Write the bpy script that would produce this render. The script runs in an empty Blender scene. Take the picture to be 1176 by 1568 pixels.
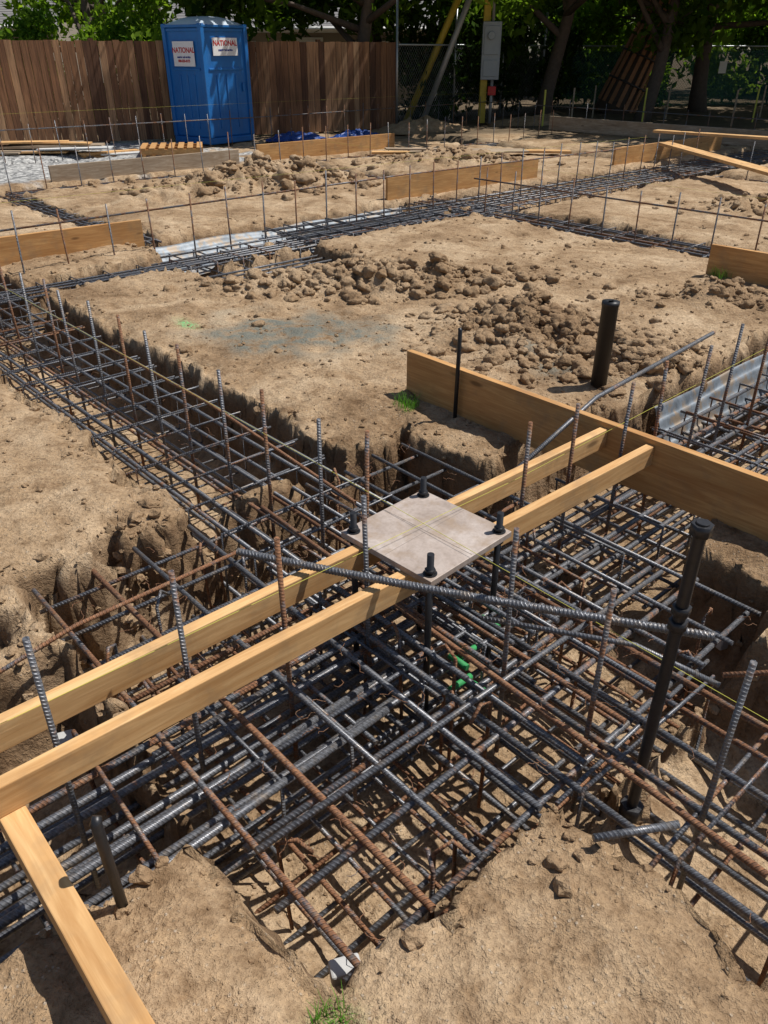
import bpy, math, random
import numpy as np
from mathutils import Vector, Matrix, noise
random.seed(7); np.random.seed(7)
rnd=random.random
def U(a,b): return a+(b-a)*rnd()
scn=bpy.context.scene
scn.view_settings.view_transform='Standard'; scn.view_settings.look='None'; scn.view_settings.exposure=0
# ---------------------------------------------------------------- site frame
SA=math.radians(42.0); CA,SN=math.cos(SA),math.sin(SA); OX,OY=0.161,2.464
def P(p,q,z=0.0): return Vector((OX+p*CA-q*SN, OY+p*SN+q*CA, z))
def S(x,y):
    x-=OX;y-=OY
    return (x*CA+y*SN, -x*SN+y*CA)
# ---------------------------------------------------------------- materials
def new_mat(name):
    m=bpy.data.materials.new(name); m.use_nodes=True
    nt=m.node_tree; b=nt.nodes['Principled BSDF']
    return m,nt,b
def nd(nt,t,**k):
    n=nt.nodes.new(t)
    for a,v in k.items(): setattr(n,a,v)
    return n
def ramp(nt,fac,stops):
    r=nt.nodes.new('ShaderNodeValToRGB'); e=r.color_ramp.elements
    while len(e)<len(stops): e.new(0.5)
    for i,(x,c) in enumerate(stops):
        e[i].position=x; e[i].color=(c[0],c[1],c[2],1) if not isinstance(c,(int,float)) else (c,c,c,1)
    nt.links.new(fac,r.inputs[0]); return r.outputs[0]
def mixc(nt,fac,a,b,mode='MIX'):
    m=nt.nodes.new('ShaderNodeMix'); m.data_type='RGBA'; m.blend_type=mode
    def s(i,v):
        if hasattr(v,'node'): nt.links.new(v,m.inputs[i])
        elif isinstance(v,(int,float)): m.inputs[i].default_value=v
        else: m.inputs[i].default_value=(v[0],v[1],v[2],1)
    s(0,fac); s(6,a); s(7,b); return m.outputs[2]
def mth(nt,op,a,b=0.0,c=None):
    m=nt.nodes.new('ShaderNodeMath'); m.operation=op
    for i,v in enumerate([a,b,c]):
        if v is None: continue
        if hasattr(v,'node'): nt.links.new(v,m.inputs[i])
        else: m.inputs[i].default_value=v
    return m.outputs[0]
def noi(nt,vec,scale,detail=6,rough=0.6,dist=0.0):
    n=nd(nt,'ShaderNodeTexNoise'); n.inputs['Scale'].default_value=scale; n.inputs['Detail'].default_value=detail
    n.inputs['Roughness'].default_value=rough; n.inputs['Distortion'].default_value=dist
    if vec is not None: nt.links.new(vec,n.inputs['Vector'])
    return n.outputs[0]
def bump(nt,b,h,strength,dist,prev=None):
    n=nt.nodes.new('ShaderNodeBump'); n.inputs['Strength'].default_value=strength; n.inputs['Distance'].default_value=dist
    nt.links.new(h,n.inputs['Height'])
    if prev is not None: nt.links.new(prev,n.inputs['Normal'])
    if b is not None: nt.links.new(n.outputs[0],b.inputs['Normal'])
    return n.outputs[0]
def pos(nt): return nd(nt,'ShaderNodeNewGeometry').outputs['Position']
def objc(nt,scale=None):
    t=nd(nt,'ShaderNodeTexCoord').outputs['Object']
    if scale:
        m=nd(nt,'ShaderNodeMapping'); m.inputs['Scale'].default_value=scale; nt.links.new(t,m.inputs['Vector']); return m.outputs[0]
    return t
def attr(nt,name,out='Fac'):
    a=nd(nt,'ShaderNodeAttribute'); a.attribute_name=name; return a.outputs[out]

def soil_material(name,clod=False):
    m,nt,b=new_mat(name); L=nt.links; p=pos(nt)
    n1=noi(nt,p,1.5,5,.7,.5); n2=noi(nt,p,9,5,.68,.2); n3=noi(nt,p,60,4,.7); n4=noi(nt,p,260,2,.6)
    c=ramp(nt,n1,[(.30,(.22,.142,.080)),(.46,(.37,.255,.152)),(.66,(.54,.405,.265))])
    c2=ramp(nt,n2,[(.3,(.52,.46,.40)),(.5,(1,1,1)),(.75,(1.15,1.14,1.1))])
    c=mixc(nt,.85,c,c2,'MULTIPLY')
    c3=ramp(nt,n3,[(.3,(.55,.51,.47)),(.52,(1,1,1)),(.72,(1.3,1.28,1.22))])
    c=mixc(nt,.75,c,c3,'MULTIPLY')
    v=nd(nt,'ShaderNodeTexVoronoi'); v.inputs['Scale'].default_value=70; L.new(p,v.inputs['Vector'])
    peb=ramp(nt,v.outputs['Distance'],[(.18,1.0),(.32,0.0)])
    pm=mth(nt,'MULTIPLY',peb,ramp(nt,n2,[(.46,0.0),(.56,1.0)]))
    sep=nd(nt,'ShaderNodeSeparateColor'); L.new(v.outputs['Color'],sep.inputs[0])
    pc=ramp(nt,sep.outputs[0],[(0,(.16,.11,.07)),(.6,(.42,.33,.23)),(1,(.66,.57,.46))])
    c=mixc(nt,mth(nt,'MULTIPLY',pm,.55),c,pc)
    if not clod:
        a=attr(nt,'mask','Color'); sc=nd(nt,'ShaderNodeSeparateColor'); L.new(a,sc.inputs[0])
        gr=mth(nt,'MULTIPLY',sc.outputs[0],ramp(nt,n2,[(.34,0.0),(.54,.9)]))
        c=mixc(nt,gr,c,(.165,.178,.155))
        vg=nd(nt,'ShaderNodeTexVoronoi'); vg.inputs['Scale'].default_value=20; L.new(p,vg.inputs['Vector'])
        s2=nd(nt,'ShaderNodeSeparateColor'); L.new(vg.outputs['Color'],s2.inputs[0])
        gc=ramp(nt,s2.outputs[0],[(0,(.13,.13,.13)),(.5,(.34,.34,.33)),(1,(.62,.61,.58))])
        c=mixc(nt,sc.outputs[1],c,gc)
        gp=mth(nt,'MULTIPLY',attr(nt,'paint'),ramp(nt,n3,[(.44,0.0),(.58,.85)]))
        c=mixc(nt,gp,c,(.10,.55,.20))
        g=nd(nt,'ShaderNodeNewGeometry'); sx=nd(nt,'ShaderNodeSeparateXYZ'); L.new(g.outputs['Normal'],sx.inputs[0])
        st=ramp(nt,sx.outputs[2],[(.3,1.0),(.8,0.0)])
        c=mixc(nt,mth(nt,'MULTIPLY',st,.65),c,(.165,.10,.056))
        c=mixc(nt,mth(nt,'MULTIPLY',sc.outputs[2],.8),c,(.10,.08,.055))  # far ground: tree shade and leaf litter mixed into the soil colour
    else:
        c=mixc(nt,.35,c,(.29,.19,.11))
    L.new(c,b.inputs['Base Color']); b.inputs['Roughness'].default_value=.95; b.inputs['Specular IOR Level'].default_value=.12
    h=bump(nt,None,n2,.8,.03)
    h=bump(nt,None,n3,1.0,.012,h)
    h=bump(nt,None,pm,.6,.004,h)
    bump(nt,b,n4,.6,.003,h)
    return m
M_soil=soil_material('soil'); M_clod=soil_material('clod_soil',True)

def rebar_material(name,freq=520.0):
    m,nt,b=new_mat(name); L=nt.links; p=pos(nt)
    ru=attr(nt,'rust'); ln=attr(nt,'len')
    n=noi(nt,p,9,4,.7); n2=noi(nt,p,90,3,.7)
    f=mth(nt,'ADD',mth(nt,'MULTIPLY',mth(nt,'SUBTRACT',n,.5),1.9),ru)
    f=mth(nt,'ADD',f,mth(nt,'MULTIPLY',mth(nt,'SUBTRACT',n2,.5),.5))
    fr=ramp(nt,f,[(.38,0.0),(.60,1.0)])
    steel=ramp(nt,n2,[(.3,(.095,.102,.115)),(.7,(.26,.27,.295))])
    rust=ramp(nt,n2,[(.3,(.11,.045,.02)),(.7,(.38,.175,.08))])
    c=mixc(nt,fr,steel,rust)
    c=mixc(nt,ramp(nt,noi(nt,p,24,3,.6),[(.54,0.0),(.72,.5)]),c,(.38,.29,.195))
    w=mth(nt,'SINE',mth(nt,'MULTIPLY',ln,freq))
    w2=ramp(nt,mth(nt,'ADD',mth(nt,'MULTIPLY',w,.5),.5),[(.45,0.0),(.8,1.0)])
    c=mixc(nt,mth(nt,'MULTIPLY',mth(nt,'SUBTRACT',1.0,w2),.3),c,(.05,.038,.03))
    L.new(c,b.inputs['Base Color'])
    L.new(mth(nt,'MULTIPLY',mth(nt,'SUBTRACT',1.0,fr),.45),b.inputs['Metallic'])
    L.new(mth(nt,'ADD',mth(nt,'MULTIPLY',fr,.35),.43),b.inputs['Roughness'])
    h=bump(nt,None,w2,1.0,.0022)
    bump(nt,b,n2,.3,.001,h)
    return m
M_rebar=rebar_material('rebar_steel')

def wood_material(name,light,dark,grain=(1.5,22,22)):
    m,nt,b=new_mat(name); L=nt.links
    oi=nd(nt,'ShaderNodeObjectInfo').outputs['Random']
    tc=nd(nt,'ShaderNodeTexCoord').outputs['Object']
    vo=nd(nt,'ShaderNodeVectorMath',operation='ADD'); cmb=nd(nt,'ShaderNodeCombineXYZ')
    for i in range(3): L.new(mth(nt,'MULTIPLY',oi,37.0),cmb.inputs[i])
    L.new(tc,vo.inputs[0]); L.new(cmb.outputs[0],vo.inputs[1])
    def mp(s):
        k=nd(nt,'ShaderNodeMapping'); k.inputs['Scale'].default_value=s; L.new(vo.outputs[0],k.inputs['Vector']); return k.outputs[0]
    n=noi(nt,mp(grain),2.2,5,.6,1.2)
    c=ramp(nt,n,[(.3,dark),(.5,tuple((l+d)/2 for l,d in zip(light,dark))),(.62,light)])
    n2=noi(nt,mp((grain[0]*.8,6,6)),1.6,3,.5)
    c=mixc(nt,.7,c,ramp(nt,n2,[(.3,(.68,.60,.52)),(.6,(1.05,1.03,1))]),'MULTIPLY')
    v=nd(nt,'ShaderNodeTexVoronoi'); v.inputs['Scale'].default_value=1.0
    L.new(mp((2.6,9,9)),v.inputs['Vector'])
    c=mixc(nt,ramp(nt,v.outputs['Distance'],[(.07,.8),(.14,0.0)]),c,tuple(d*.35 for d in dark))
    nn=noi(nt,pos(nt),6,4,.65)
    c=mixc(nt,ramp(nt,nn,[(.50,0.0),(.75,.6)]),c,(.28,.19,.11))
    L.new(c,b.inputs['Base Color']); b.inputs['Roughness'].default_value=.72; b.inputs['Specular IOR Level'].default_value=.3
    bump(nt,b,n,.3,.002)
    return m
M_wood=wood_material('lumber',(.72,.46,.215),(.56,.315,.125))
M_woodd=wood_material('lumber_form',(.60,.35,.14),(.45,.225,.08))
M_woodw=wood_material('lumber_weathered',(.46,.38,.29),(.28,.21,.14))

def simple(name,col,rough=.6,metal=0.0,nscale=20,var=.3,bumpd=.001,spec=.5):
    m,nt,b=new_mat(name); p=objc(nt)
    n=noi(nt,p,nscale,4,.6)
    c=mixc(nt,n,tuple(x*(1-var) for x in col),tuple(min(1,x*(1+var)) for x in col))
    nt.links.new(c,b.inputs['Base Color']); b.inputs['Roughness'].default_value=rough; b.inputs['Metallic'].default_value=metal
    b.inputs['Specular IOR Level'].default_value=spec
    if bumpd: bump(nt,b,n,.5,bumpd)
    return m
M_black=simple('black_pipe',(.020,.020,.022),.45,0,30,.4)
M_bolt=simple('black_oxide_bolt',(.035,.035,.038),.4,.5,60,.4)
M_green=simple('green_marking_paint',(.03,.27,.08),.7,0,60,.6)
M_yel=simple('yellow_paint',(.50,.36,.03),.5)
M_string=simple('yellow_string',(.55,.52,.08),.7,0,10,.1,0)
M_greyp=simple('grey_pole',(.36,.36,.35),.5,.3)
M_line=simple('scribe_mark',(.30,.26,.23),.7,0,10,.2,0)
M_box=simple('panel_grey',(.27,.31,.34),.45,.2,6,.12)
M_red=simple('sign_red',(.5,.02,.02),.5,0,5,.1,0)
M_white=simple('white_label',(.78,.78,.78),.5,0,5,.05,0)
M_navy=simple('sign_navy',(.03,.05,.25),.5,0,5,.1,0)
M_conc=simple('concrete_block',(.46,.46,.45),.9,0,30,.2,.003)
M_roof=simple('roof_shingle',(.20,.195,.195),.9,0,14,.35,.01)
M_stucco=simple('stucco',(.30,.26,.21),.9,0,30,.1,.003)
M_trim=simple('white_trim',(.7,.7,.68),.5,0,5,.05,0)
M_glass=simple('window_glass',(.03,.04,.05),.08,0,5,.1,0)
M_tarp=simple('blue_tarp',(.012,.06,.26),.5,0,9,.4,.004)
M_straw=simple('tree_guard_slat',(.36,.17,.085),.8,0,14,.35,.003)
M_strap=simple('tree_guard_strap',(.05,.04,.035),.6,0,5,.1,0)
M_gal=simple('galvanised_wire',(.33,.35,.36),.4,.7,8,.1,0)
M_twig=simple('dry_twig',(.22,.15,.09),.9,0,30,.4,0)

m,nt,b=new_mat('plate_steel'); M_plate=m
o=objc(nt); n=noi(nt,o,5,5,.65,.6); n2=noi(nt,o,70,3,.7)
c=ramp(nt,n,[(.3,(.29,.23,.19)),(.5,(.42,.35,.305)),(.7,(.54,.475,.43))])
c=mixc(nt,.5,c,ramp(nt,n2,[(.3,(.72,.69,.66)),(.6,(1.06,1.05,1.04))]),'MULTIPLY')
c=mixc(nt,ramp(nt,noi(nt,o,14,4,.6),[(.50,0.0),(.72,.75)]),c,(.31,.22,.145))
nt.links.new(c,b.inputs['Base Color']); b.inputs['Roughness'].default_value=.6; b.inputs['Metallic'].default_value=.1
bump(nt,b,n2,.2,.001)

m,nt,b=new_mat('galvanised_sheet'); M_sheet=m
p=pos(nt); n=noi(nt,p,7,5,.65,.5)
c=ramp(nt,n,[(.35,(.10,.12,.14)),(.6,(.24,.275,.31))])
c=mixc(nt,ramp(nt,noi(nt,p,9,4,.6),[(.48,0.0),(.60,.85)]),c,(.27,.20,.13))
nt.links.new(c,b.inputs['Base Color']); b.inputs['Roughness'].default_value=.55; b.inputs['Metallic'].default_value=.25
bump(nt,b,n,.4,.01)

def plastic_blue():
    m,nt,b=new_mat('porta_blue'); o=objc(nt)
    n=noi(nt,o,3,4,.6); c=mixc(nt,n,(.006,.10,.35),(.018,.20,.56))
    c=mixc(nt,ramp(nt,noi(nt,objc(nt,(6,6,.7)),2.5,4,.6),[(.55,0.0),(.75,.4)]),c,(.09,.18,.30))
    nt.links.new(c,b.inputs['Base Color']); b.inputs['Roughness'].default_value=.42; return m
M_blue=plastic_blue()
def fence_mat():
    m,nt,b=new_mat('fence_wood'); a=attr(nt,'v')
    o=objc(nt,(30,30,1.3)); n=noi(nt,o,1.6,5,.6,.6)
    c=ramp(nt,a,[(0,(.10,.048,.026)),(.35,(.20,.10,.05)),(.7,(.30,.16,.08)),(1,(.44,.28,.16))])
    c=mixc(nt,.9,c,ramp(nt,n,[(.3,(.36,.30,.27)),(.55,(1,1,1)),(.7,(1.3,1.22,1.1))]),'MULTIPLY')
    n2=noi(nt,objc(nt),.55,3,.5)
    c=mixc(nt,1.0,c,ramp(nt,n2,[(.35,(.7,.66,.62)),(.62,(1.25,1.2,1.15))]),'MULTIPLY')
    nt.links.new(c,b.inputs['Base Color']); b.inputs['Roughness'].default_value=.85
    bump(nt,b,n,.5,.006); return m
M_fence=fence_mat()
def leaf_mat(name,dark,light,tf=.4):
    m,nt,b=new_mat(name); a=attr(nt,'v')
    c=ramp(nt,a,[(0,dark),(.6,tuple((x+y)/2 for x,y in zip(dark,light))),(1,light)])
    tr=nd(nt,'ShaderNodeBsdfTranslucent'); mx=nd(nt,'ShaderNodeMixShader'); mx.inputs[0].default_value=tf
    df=nd(nt,'ShaderNodeBsdfDiffuse'); nt.links.new(c,df.inputs[0])
    nt.links.new(mixc(nt,1.0,c,(1.5,1.6,.6),'MULTIPLY'),tr.inputs[0])
    nt.links.new(df.outputs[0],mx.inputs[1]); nt.links.new(tr.outputs[0],mx.inputs[2])
    nt.links.new(mx.outputs[0],nt.nodes['Material Output'].inputs[0]); return m
M_leaf=leaf_mat('leaves',(.016,.045,.009),(.18,.28,.04),.48)
M_leafb=leaf_mat('leaves_bright',(.04,.10,.015),(.26,.38,.05),.5)
M_leafd=leaf_mat('leaves_dark',(.010,.022,.008),(.06,.11,.022),.3)
M_grass=leaf_mat('grass_blades',(.07,.20,.02),(.18,.42,.06))
M_bark=simple('bark',(.10,.075,.058),.9,0,12,.5,.02)
m,nt,b=new_mat('green_screen_fabric'); M_scr=m
tr=nd(nt,'ShaderNodeBsdfTransparent'); mx=nd(nt,'ShaderNodeMixShader'); mx.inputs[0].default_value=.6
b.inputs['Base Color'].default_value=(.015,.085,.075,1); b.inputs['Roughness'].default_value=.9
nt.links.new(tr.outputs[0],mx.inputs[1]); nt.links.new(b.outputs[0],mx.inputs[2]); nt.links.new(mx.outputs[0],nt.nodes['Material Output'].inputs[0])

# ---------------------------------------------------------------- mesh helpers
def link(o,parent=None):
    scn.collection.objects.link(o)
    if parent: o.parent=parent
    return o
def empty(name,loc=(0,0,0),rz=0):
    e=bpy.data.objects.new(name,None); e.location=loc; e.rotation_euler=(0,0,rz); scn.collection.objects.link(e); return e
class MB:
    def __init__(s): s.v=[];s.f=[];s.len=[];s.rust=[];s.mi=[];s.sm=[]
    def tube(s,pts,radii,sides=8,rust=0.0,mi=0,cap=True):
        pts=[Vector(p) for p in pts]
        if isinstance(radii,(int,float)): radii=[radii]*len(pts)
        L=0; base=len(s.v); n=len(pts); off=rnd()*3
        prevu=None
        for i,p in enumerate(pts):
            if i>0: L+=(pts[i]-pts[i-1]).length
            d=(pts[min(i+1,n-1)]-pts[max(i-1,0)]).normalized()
            if prevu is None: u=d.orthogonal().normalized()
            else: u=(prevu-d*prevu.dot(d)).normalized()
            prevu=u; w=d.cross(u)
            for k in range(sides):
                a=2*math.pi*k/sides
                s.v.append(p+(u*math.cos(a)+w*math.sin(a))*radii[i]); s.len.append(off+L+.5*radii[i]*math.cos(a)); s.rust.append(rust)
        for i in range(n-1):
            for k in range(sides):
                a=base+i*sides+k; b2=base+i*sides+(k+1)%sides
                s.f.append((a,b2,b2+sides,a+sides)); s.mi.append(mi); s.sm.append(True)
        if cap:
            s.f.append(tuple(base+k for k in reversed(range(sides)))); s.mi.append(mi); s.sm.append(False)
            s.f.append(tuple(base+(n-1)*sides+k for k in range(sides))); s.mi.append(mi); s.sm.append(False)
    def box(s,c,size,M=None,mi=0,v=0.0):
        base=len(s.v); c=Vector(c)
        for x in (-.5,.5):
            for y in (-.5,.5):
                for z in (-.5,.5):
                    q=Vector((x*size[0],y*size[1],z*size[2]))
                    if M is not None: q=M@q
                    s.v.append(c+q); s.len.append(0); s.rust.append(v)
        for f in ((0,1,3,2),(4,6,7,5),(0,4,5,1),(2,3,7,6),(0,2,6,4),(1,5,7,3)):
            s.f.append(tuple(base+i for i in f)); s.mi.append(mi); s.sm.append(False)
    def obj(s,name,mats,parent=None,attrname='rust',bevel=0,M=None):
        me=bpy.data.meshes.new(name); me.from_pydata(s.v,[],s.f)
        for mt in mats: me.materials.append(mt)
        me.polygons.foreach_set('material_index',s.mi); me.polygons.foreach_set('use_smooth',s.sm)
        for nm,dat in (('len',s.len),(attrname,s.rust)):
            a=me.attributes.new(nm,'FLOAT','POINT'); a.data.foreach_set('value',dat)
        me.update(); o=bpy.data.objects.new(name,me); link(o,parent)
        if M is not None: o.matrix_world=M
        if bevel:
            bm=o.modifiers.new('b','BEVEL'); bm.width=bevel; bm.segments=2; bm.limit_method='ANGLE'
        return o
def np_mesh(name,V,F,mats,attrs=None,smooth=False,parent=None):
    me=bpy.data.meshes.new(name); k=F.shape[1]
    me.vertices.add(len(V)); me.vertices.foreach_set('co',V.astype(np.float32).ravel())
    me.loops.add(F.size); me.loops.foreach_set('vertex_index',F.astype(np.int32).ravel())
    me.polygons.add(len(F)); me.polygons.foreach_set('loop_start',np.arange(0,F.size,k,dtype=np.int32))
    me.polygons.foreach_set('loop_total',np.full(len(F),k,dtype=np.int32))
    me.polygons.foreach_set('use_smooth',np.full(len(F),smooth))
    for mt in mats: me.materials.append(mt)
    for nm,(typ,dat) in (attrs or {}).items():
        a=me.attributes.new(nm,typ,'POINT')
        a.data.foreach_set('color' if typ=='FLOAT_COLOR' else 'value',dat.astype(np.float32).ravel())
    me.update(calc_edges=True); me.validate()
    o=bpy.data.objects.new(name,me); return link(o,parent)

# ---------------------------------------------------------------- ground
PD=.56
RECTS=[ # p0,p1,q0,q1,depth
 (-1.30,.76,-1.06,.92,PD),
 (-.56,.38,.8,9.0,.50),(-9,-1.2,-.52,.50,.50),(.6,5.6,-.66,.36,.50),(-.58,.44,-9,-1.0,.48),
 (-3.5,-.8,.82,1.0,.35),(-9,-1.25,.48,.84,.22),
 (-4,-1.80,-3,-.78,.40),
 (-.5,6.2,4.72,5.18,.45),(1.68,6.3,5.1,6.0,.45),(1.55,3.1,3.9,4.8,.38),
 (5.45,6.15,-7,4.8,.45),(6.0,17,4.5,5.95,.42),(1.66,2.06,6,10,.45),(1.7,13,9.85,10.35,.45),
 (6.45,7.1,6,10,.45),(10.5,11.1,-7,4.6,.45),(11.2,11.9,5.9,13,.45),(3,16,12.9,13.5,.4),(14.8,15.5,-7,13,.4),
]
def axis(lo_lim,hi_lim,c,fine,s0,gp,gn):
    xs=[c]; x=c
    while x<hi_lim:
        d=abs(x-c); x+=max(s0,(d-fine)*gp+s0) if d>fine else s0
        if x>45: x+= (x-45)*.25
        xs.append(x)
    neg=[]; x=c
    while x>lo_lim:
        d=abs(x-c); x-=max(s0,(d-fine)*gn+s0) if d>fine else s0
        if x<-45: x-=(-45-x)*.25
        neg.append(x)
    return np.array(neg[::-1]+xs)
ps=axis(-400,400,-.4,1.7,.016,.0078,.04); qs=axis(-400,400,-.1,1.6,.016,.0078,.04)
PP,QQ=np.meshgrid(ps,qs,indexing='ij')
fp=PP.ravel(); fq=QQ.ravel(); N=len(fp)
nz=noise.noise
n1=np.array([nz((a*.9,b_*.9,1.3)) for a,b_ in zip(fp,fq)])
n2=np.array([nz((a*4.5,b_*4.5,7.3)) for a,b_ in zip(fp,fq)])
n3=np.array([nz((a*17,b_*17,3.3)) for a,b_ in zip(fp,fq)])
n4=np.array([nz((a*45,b_*45,9.3)) for a,b_ in zip(fp,fq)])
def sst(x): x=np.clip(x,0,1); return x*x*(3-2*x)
def ground_height(p,q,n1,n2,n3,n4):
    dist=np.hypot(p+1.7,q+1.7)
    w=np.maximum(.09,dist*.016)
    en=n1*.06+n2*.08+n3*.026
    dep=np.zeros_like(p); dmax=np.full_like(p,-9.)
    for (a,b_,c,d,h) in RECTS:
        di=np.minimum(np.minimum(p-a,b_-p),np.minimum(q-c,d-q))+en
        t=sst(di/w)*.78+ .22*sst((di)/(w*3.5))
        dep=np.maximum(dep,h*t); dmax=np.maximum(dmax,di)
    near=sst(1-dist/60)
    lip=-.05*np.exp(-(np.minimum(dmax,0)/.08)**2)*(dmax<0)
    z=-dep+(n1*.035+n2*.020+n3*.010+n4*.004)*near+lip*(.4+n2)
    def heap(pc,qc,rp,rq,h,rot=0):
        c_,s_=math.cos(rot),math.sin(rot); x=(p-pc)*c_+(q-qc)*s_; y=-(p-pc)*s_+(q-qc)*c_
        g=np.exp(-((x/rp)**2+(y/rq)**2)*1.2)
        return h*g*(.80+1.0*n2+.45*n3)
    z=z+sst(-dmax/.05)*(HEAPS(heap))
    return z,dmax
hp1=S(.15,6.45); hp2=S(.95,5.15); hp3=S(1.45,4.6); hp4=S(-1.6,12.0); hp5=S(2.6,5.9); hp6=S(-1.05,6.3)
def HEAPS(heap):
    r=-SA
    return (heap(hp1[0],hp1[1],.80,.32,.18,r)+heap(hp2[0],hp2[1],.46,.36,.18,r)+heap(hp3[0],hp3[1],.5,.3,.15,r)
        +heap(hp4[0],hp4[1],1.1,.5,.24,r)+heap(hp5[0],hp5[1],.4,.2,.09,r)+heap(hp6[0],hp6[1],.4,.15,.07,r)
        +heap(4.1,8.2,1.2,.6,.15,0)+heap(8.6,8.2,1.3,.7,.17,0)+heap(8.3,2.6,.8,.5,.11,0))
gz,gd=ground_height(fp,fq,n1,n2,n3,n4)
X=OX+fp*CA-fq*SN; Y=OY+fp*SN+fq*CA
V=np.stack([X,Y,gz],1)
wi=np.where((gd>-.04)&(gd<.30)&(np.hypot(X,Y)<14))[0]
nv=noise.noise_vector
for i in wi:
    x,y,z=V[i]
    a=nv((x*5,y*5,z*8)); b_=nv((x*16,y*16,z*22))
    V[i,0]+=a[0]*.035+b_[0]*.022; V[i,1]+=a[1]*.035+b_[1]*.022; V[i,2]+=b_[2]*.013
ni,nj=len(ps),len(qs)
I=np.arange(ni-1)[:,None]*nj+np.arange(nj-1)[None,:]; I=I.ravel()
F=np.stack([I,I+nj,I+nj+1,I+1],1)
mask=np.zeros((N,4)); mask[:,3]=1
e=((fp-1.2)*.8+(fq-2.5)*.6)**2/.20+(-(fp-1.2)*.6+(fq-2.5)*.8)**2/.42
mask[:,0]=np.clip(1.6*np.exp(-e)*(1+n2*1.6)-.2,0,1)
mask[:,0]=np.maximum(mask[:,0],np.clip(.9*np.exp(-((fp-2.0)**2/.03+(fq-1.0)**2/.2)),0,1))
mask[:,1]=sst((fq-10.4+n2*.5)/.4)*sst((7.0-fp+n2)/.5)*sst((16-fq)/1.)
mask[:,2]=sst((Y-17.5)/3+n1)  # blue channel: painted shade and litter on the ground towards the fences
pt=np.zeros(N)
for (a,b_,r1,r2,s_) in ((.77,3.17,.05,.10,1.2),(-1.36,-1.10,.07,.05,.7),(-1.52,-1.02,.06,.03,.7),(-1.45,-1.25,.08,.03,.6)):
    pt=np.maximum(pt,s_*np.exp(-((fp-a)**2/r1**2+(fq-b_)**2/r2**2)))
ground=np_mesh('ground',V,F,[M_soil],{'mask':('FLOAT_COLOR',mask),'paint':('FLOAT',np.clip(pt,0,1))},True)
GZ=gz.reshape(ni,nj); GD=gd.reshape(ni,nj)
def gh(p,q,arr=None):
    arr=GZ if arr is None else arr
    i=min(max(np.searchsorted(ps,p)-1,0),ni-2); j=min(max(np.searchsorted(qs,q)-1,0),nj-2)
    u=(p-ps[i])/(ps[i+1]-ps[i]); v=(q-qs[j])/(qs[j+1]-qs[j])
    return float((arr[i,j]*(1-v)+arr[i,j+1]*v)*(1-u)+(arr[i+1,j]*(1-v)+arr[i+1,j+1]*v)*u)

# ---------------------------------------------------------------- clods
def ico(levels):
    t=(1+5**.5)/2
    v=[(-1,t,0),(1,t,0),(-1,-t,0),(1,-t,0),(0,-1,t),(0,1,t),(0,-1,-t),(0,1,-t),(t,0,-1),(t,0,1),(-t,0,-1),(-t,0,1)]
    f=[(0,11,5),(0,5,1),(0,1,7),(0,7,10),(0,10,11),(1,5,9),(5,11,4),(11,10,2),(10,7,6),(7,1,8),(3,9,4),(3,4,2),(3,2,6),(3,6,8),(3,8,9),(4,9,5),(2,4,11),(6,2,10),(8,6,7),(9,8,1)]
    v=[Vector(x).normalized() for x in v]
    for _ in range(levels):
        cache={}; nf=[]
        def mid(a,b_):
            k=(min(a,b_),max(a,b_))
            if k not in cache: cache[k]=len(v); v.append(((v[a]+v[b_])/2).normalized())
            return cache[k]
        for a,b_,c in f:
            x,y,z=mid(a,b_),mid(b_,c),mid(c,a); nf+= [(a,x,z),(b_,y,x),(c,z,y),(x,y,z)]
        f=nf
    return np.array([list(x) for x in v]),np.array(f)
def scatter(name,items,mat,level=1,smooth=False,jit=.3):
    IV,IF=ico(level); nvv=len(IV); nff=len(IF)
    K=len(items); VV=np.zeros((K*nvv,3)); FF=np.zeros((K*nff,3),int); base=[]
    for s in range(24):
        if level==1: base.append(IV*(1+np.random.uniform(-jit,jit,(nvv,1))))
        else:
            d=np.array([1+.55*nz((x*1.1+s*7,y*1.1,z*1.1))+.5*abs(nz((x*2.3+s*7,y*2.3,z*2.3)))+.22*nz((x*5+s*3,y*5,z*5))+.12*nz((x*10+s*3,y*10,z*10)) for x,y,z in IV]); base.append(IV*d[:,None])
    for i,(p,q,r,sink) in enumerate(items):
        z=gh(p,q); w=P(p,q,z+r*.25-sink)
        R=np.array(Matrix.Rotation(U(0,6.3),3,Vector((U(-1,1),U(-1,1),U(-1,1))).normalized()))
        vv=(base[i%24]@R.T)*np.array([U(.8,1.3),U(.8,1.3),U(.55,.9)])*r
        VV[i*nvv:(i+1)*nvv]=vv+np.array(w); FF[i*nff:(i+1)*nff]=IF+i*nvv
    return np_mesh(name,VV,FF,[mat],None,smooth)
items=[]
def cluster(pc,qc,rp,rq,n,r0,r1,rot=-SA):
    for k in range(n):
        x,y=random.gauss(0,.60)*rp,random.gauss(0,.60)*rq
        c_,s_=math.cos(rot),math.sin(rot); p=pc+x*c_-y*s_; q=qc+x*s_+y*c_
        if gh(p,q,GD)>-.02: continue
        r=r0+(r1-r0)*rnd()**6
        items.append((p,q,r,r*.15))
cluster(*hp1,1.0,.38,1500,.006,.060); cluster(*hp2,.5,.40,1400,.006,.055); cluster(*hp3,.65,.33,1300,.006,.055)
cluster(*hp4,1.3,.6,380,.02,.10); cluster(*hp5,.5,.25,260,.006,.05); cluster(*hp6,.6,.2,300,.006,.05)
cluster(4.1,8.2,1.4,.6,200,.02,.09); cluster(8.6,8.2,1.4,.6,200,.02,.09); cluster(8.3,2.6,.9,.5,130,.02,.07)
cluster(2.6,2.4,2.2,1.8,220,.006,.035)
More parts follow.
